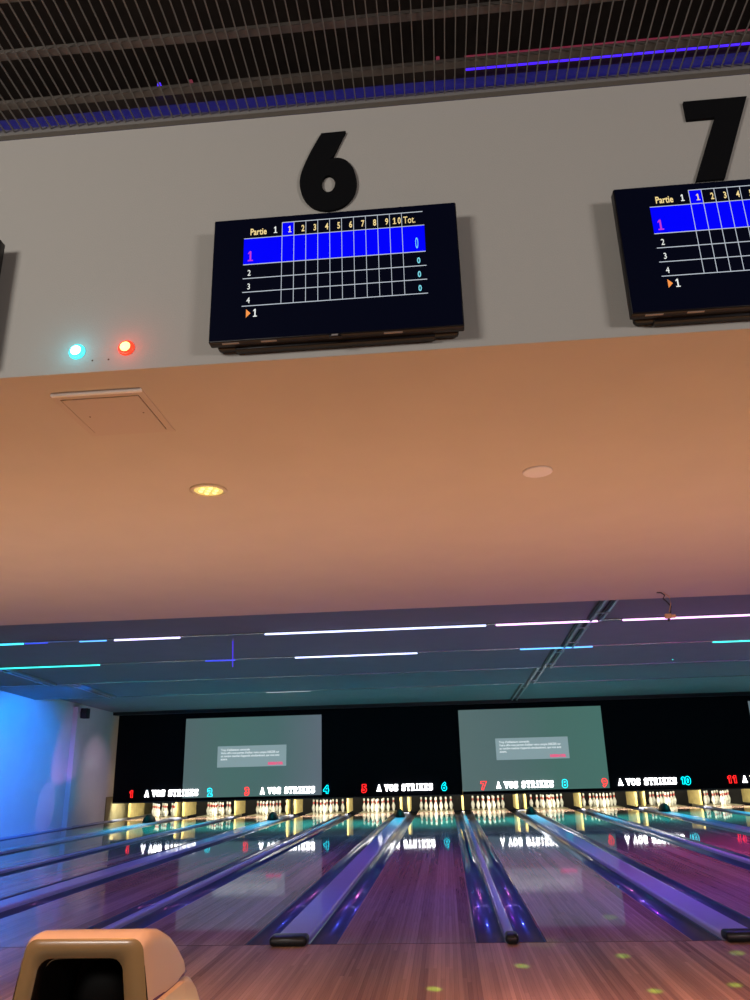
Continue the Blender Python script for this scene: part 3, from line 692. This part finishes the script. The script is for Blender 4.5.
# speaker on the left wall
t = thing('wall_speaker', 'small black loudspeaker on the pilaster of the left wall', 'loudspeaker', (WL+.2, 14.3, 2.8))
m = MB(); m.box((WL+.16, 13.93, 2.70), (WL+.34, 14.15, 3.0-.04), 'speaker_black', .02); part(m, 'cabinet', t)
m = MB(); m.box((WL+.175, 13.916, 2.72), (WL+.325, 13.928, 2.94), 'cable_dark', .003); part(m, 'speaker_grille', t)
m = MB(); m.box((WL+.132, 14.0, 2.80), (WL+.158, 14.08, 2.88), 'speaker_black'); part(m, 'bracket', t)

# ------------------------------------------------------------------ ball return hood
HX = -.965
t = thing('ball_return', 'cream ball return hood with a dark mouth at the bottom left', 'ball return', (HX, -3.2, 0))
def rrect(hw_b, hw_t, zb, zt, r, n=6):
    """trapezoid with rounded top corners, closed, from bottom left clockwise"""
    pts = [(-hw_b, zb)]
    for q in range(n+1):
        a = PI-(PI/2)*q/n; pts.append((-hw_t+r+r*math.cos(a), zt-r+r*math.sin(a)))
    for q in range(n+1):
        a = PI/2-(PI/2)*q/n; pts.append((hw_t-r+r*math.cos(a), zt-r+r*math.sin(a)))
    pts.append((hw_b, zb)); return pts
def shell(mb, secs, m, capa=True, capb=True, under=True):
    rows = []
    for (y, pts, dy) in secs:
        rows.append([mb.bm.verts.new((HX+p[0], y+dy*(p[1]), p[1])) for p in pts])
    i = mb.mi(m); n = len(rows[0])
    for a, b in zip(rows, rows[1:]):
        for q in range(n if under else n-1):
            f = mb.bm.faces.new([a[q], a[(q+1) % n], b[(q+1) % n], b[q]]); f.material_index = i; f.smooth = True
    if capa: f = mb.bm.faces.new(rows[0]); f.material_index = i
    if capb: f = mb.bm.faces.new(rows[-1][::-1]); f.material_index = i
    return rows
# upper hood: sections going back, top falling in a curve
top = [(-3.545,.700,.223),(-3.52,.712,.230),(-3.46,.714,.233),(-3.36,.698,.236),(-3.27,.662,.238),(-3.20,.615,.238),(-3.15,.575,.238),(-3.11,.545,.236),(-3.08,.52,.230)]
m = MB(); secs = []
for (y, zt, hw) in top:
    f_ = min(1., (zt-.497)/.2)
    secs.append((y, rrect(hw+.028*f_, hw, .498, zt, .045*f_+.004), 0))
shell(m, secs, 'hood_cream', capa=False, under=False)
part(m, 'hood_shell', t)
# front frame with mouth
def ring_front(mb):
    outer = rrect(.223+.075, .223, .14, .700, .05)
    inner = rrect(.165+.060, .160, .14, .638, .05)
    y0, y1 = -3.545, -3.553
    A = [mb.bm.verts.new((HX+p[0], y0, p[1])) for p in outer]
    mid = [( (o_[0]*.93), y1, o_[1]-(.008 if q not in (0, len(outer)-1) else 0)) for q, o_ in enumerate(outer)]
    B = [mb.bm.verts.new((HX+p[0], p[1], p[2])) for p in mid]
    C = [mb.bm.verts.new((HX+p[0]-.006, y1+.002, p[1])) for p in inner]
    D = [mb.bm.verts.new((HX+p[0]*.97-.006, y1+.05, p[1]-.008)) for p in inner]
    i = mb.mi('hood_front'); j = mb.mi('hood_dark')
    for P, Q, mi in ((A, B, i), (B, C, i), (C, D, j)):
        for q in range(len(A)-1):
            f = mb.bm.faces.new([P[q], P[q+1], Q[q+1], Q[q]]); f.material_index = mi; f.smooth = True
ring = MB(); ring_front(ring); part(ring, 'front_frame', t, 'brownish moulded front rim of the hood')
# dark inside: a box-like throat
m = MB()
inner = rrect(.165+.060, .160, .14, .638, .05)
rows = []
for y, s in ((-3.504, .975), (-3.38, .93), (-3.25, .86)):
    rows.append([m.bm.verts.new((HX+p[0]*s-.006, y, .14+(p[1]-.14)*s)) for p in inner])
i = m.mi('hood_dark')
for a, b in zip(rows, rows[1:]):
    for q in range(len(a)):
        f = m.bm.faces.new([a[q], a[(q+1) % len(a)], b[(q+1) % len(a)], b[q]]); f.material_index = i
f = m.bm.faces.new(rows[-1]); f.material_index = i
part(m, 'ball_mouth', t, 'dark opening of the hood')
m = MB(); tt = bmesh.new(); bmesh.ops.create_uvsphere(tt, u_segments=24, v_segments=14, radius=.1)
m.merge(tt, 'hood_dark', True, Matrix.Translation((HX-.01, -3.33, .47)) @ Matrix.Diagonal((1.0, .35, 1.1, 1))); part(m, 'curtain_flap', t)
# lower body behind with a seam
m = MB()
secs = [(y, rrect(b, a, .0, z, .03), 0) for y, b, a, z in ((-3.24,.285,.262,.494),(-3.14,.285,.260,.494),(-3.05,.283,.256,.470),(-2.97,.280,.252,.425),(-2.90,.275,.248,.365),(-2.84,.27,.24,.28),(-2.79,.26,.23,.12))]
shell(m, secs, 'hood_cream'); 
for sg in (-1, 1):
    a, b = sorted((HX+sg*.285, HX+sg*.236)); m.box((a, -3.50, 0), (b, -3.241, .494), 'hood_cream')
part(m, 'base_body', t)
m = MB(); m.tube([(HX+.258, -3.52, .4965), (HX+.257, -3.33, .4965), (HX+.250, -3.16, .4965), (HX+.236, -3.09, .4965)], .006, 'seam_purple', 8); part(m, 'seam_strip', t)

# ------------------------------------------------------------------ lights
def area(name, loc, tgt, size, sy, e, col, spread=None):
    L = bpy.data.lights.new(name, 'AREA'); L.shape = 'RECTANGLE'; L.size = size; L.size_y = sy; L.energy = e; L.color = col
    if spread: L.spread = math.radians(spread)
    o = bpy.data.objects.new(name, L); COL.objects.link(o); o.location = loc
    o.rotation_euler = (Vector(tgt)-Vector(loc)).to_track_quat('-Z', 'Y').to_euler(); return o
def spot(name, loc, tgt, ang, e, col, blend=.4, r=.02):
    L = bpy.data.lights.new(name, 'SPOT'); L.spot_size = math.radians(ang); L.energy = e; L.color = col; L.spot_blend = blend; L.shadow_soft_size = r
    o = bpy.data.objects.new(name, L); COL.objects.link(o); o.location = loc
    o.rotation_euler = (Vector(tgt)-Vector(loc)).to_track_quat('-Z', 'Y').to_euler(); return o
# seating area lamps: neutral light on the bulkhead
area('seating_lamp', (-3.0, -8.5, 3.2), (0, YB, 3.2), 1.4, .8, 110, (1., .96, .90))
area('seating_lamp', (4.5, -8.5, 2.6), (1, YB, 3.1), 1.2, .8, 78, (1., .94, .92))
# unseen floor uplights added to warm the soffit, then a wash on the approach
area('soffit_fill', (0, -2.4, .06), (0, -2.4, 3), 12, 1.4, 92, (1., .62, .29))
area('soffit_fill', (-3, -1.9, .06), (-3, 1.6, 2.7), 5, .8, 34, (1., .74, .66))
area('soffit_fill', (4, -1.9, .06), (4.3, 1.6, 2.7), 7, .8, 44, (1., .48, .50))
area('approach_wash', (0, -4.5, 2.6), (0, -2.9, 0), 8, .4, 56, (1., .38, .13), 60)
# plenum blue
area('void_lamp', (0, YB-.13, 4.15), (0, YB+.03, 4.07), 8, .04, 2.2, (.02, .01, 1.), 80)
area('void_warm', (-3, -6.5, 5.0), (-1, -5, 4.0), 3, 1, .8, (1., .6, .35))
# lane washes: rows of unseen coloured spots added to tint lanes, gutters and cappings
for x in (-6.4, -3.2, 0, 3.2, 6.4, 10.):
    spot('lane_tint_spot', (x, 13.9, 2.95), (x, 13.6, 0), 84, 900, (.02, .85, .90), .8, .03)
    spot('lane_tint_spot', (x+.9, 10.4, 2.95), (x+.9, 10.8, 0), 116, 150, (.03, .42, .95), .8, .03)
    spot('lane_tint_spot', (x+.4, 6.4, 2.95), (x+.4, 6.8, 0), 120, 130, (.12, .12, 1.), .8, .03)
    spot('lane_tint_spot', (x+1.2, 3.6, 2.9), (x+1.2, 2.6, 0), 110, 80, (.16, .10, 1.), .8, .03)
    spot('lane_tint_spot', (x+.2, 5.2, 2.9), (x+.2, 4.6, 0), 110, 60 if x < 0 else 105, (.60, .14, .55), .8, .03)
for x in (-8.2, -5.4, -2.6, .2, 3.0, 5.8):
    spot('lane_tint_spot', (x, 1.7, 2.72), (x, 1.3, 0), 84, 115, (.07, .10, 1.), .9, .03)
for x in (1.9, 4.2):
    spot('lane_tint_spot', (x, 2.4, 2.8), (x+.3, 2.0, 0), 80, 75, (.40, .05, 1.), .9, .03)
for x in (5.5, 9.):
    spot('lane_tint_spot', (x, 6.0, 2.95), (x+.5, 6.4, 0), 110, 260, (1., .04, .35), .8, .03)
# light back up on the ceiling
area('ceiling_glow', (0, 7, .3), (0, 7.5, 3), 16, 6, 50, (.42, .72, .68))
# wall washes
spot('wall_wash', (-6.4, 9.4, 2.9), (WL, 11.2, 1.7), 62, 1150, (.0, .20, 1.), .7)
spot('wall_wash', (-6.4, 8.0, 2.9), (WL, 11.0, .3), 60, 120, (.35, .20, 1.), .9)
spot('wall_wash', (-8.4, 12.3, .2), (WL+.06, 13.85, 2.0), 40, 60, (1., .25, .95), .6)
spot('wall_wash', (-7.0, 13.3, 2.8), (WL, 12.9, .6), 16, 90, (.55, .25, 1.), .2)
spot('wall_wash', (-7.4, 14.9, 2.6), (WL, 15.6, 1.2), 60, 55, (.95, .55, .85), .9)
# moving green dots on the approach
for x, y in [(1.705,.978),(.802,-.723),(1.51,-.463),(2.289,-.402),(1.997,-1.218),(1.507,-1.338),(.23,-1.271)]:
    spot('dot_light', (1.3, -3.4, 2.6), (x, y, 0), 1.8, 900, (.30, 1., .05), 1., .01)
spot('dot_light', (1.3, -3.4, 2.6), (1.0, .0, 0), 4.2, 160, (.35, 1., .1), .8, .01)

w = bpy.data.worlds.new('world'); S.world = w; w.use_nodes = True
w.node_tree.nodes['Background'].inputs[0].default_value = (.25, .28, .4, 1); w.node_tree.nodes['Background'].inputs[1].default_value = .03

# ------------------------------------------------------------------ camera
cam = bpy.data.cameras.new('camera'); co = bpy.data.objects.new('camera', cam); COL.objects.link(co)
tilt, yaw, roll, f = .3338, -.0784, -.0263, 772.94
cy, sy = math.cos(yaw), math.sin(yaw)
Fw = Vector((sy*math.cos(tilt), cy*math.cos(tilt), math.sin(tilt))); R = Vector((cy, -sy, 0)); U = R.cross(Fw)
c, s = math.cos(roll), math.sin(roll)
R, U = c*R+s*U, -s*R+c*U
mt = Matrix((R, U, -Fw)).transposed().to_4x4(); mt.translation = Vector((.3725, -6.6089, 1.2573))
co.matrix_world = mt
cam.sensor_fit = 'HORIZONTAL'; cam.sensor_width = 36; cam.lens = f/750*36; cam.clip_start = .05; cam.clip_end = 200
S.camera = co
S.view_settings.view_transform = 'Standard'; S.view_settings.look = 'None'; S.view_settings.gamma = 1; S.view_settings.exposure = 0
S.view_settings.use_curve_mapping = False
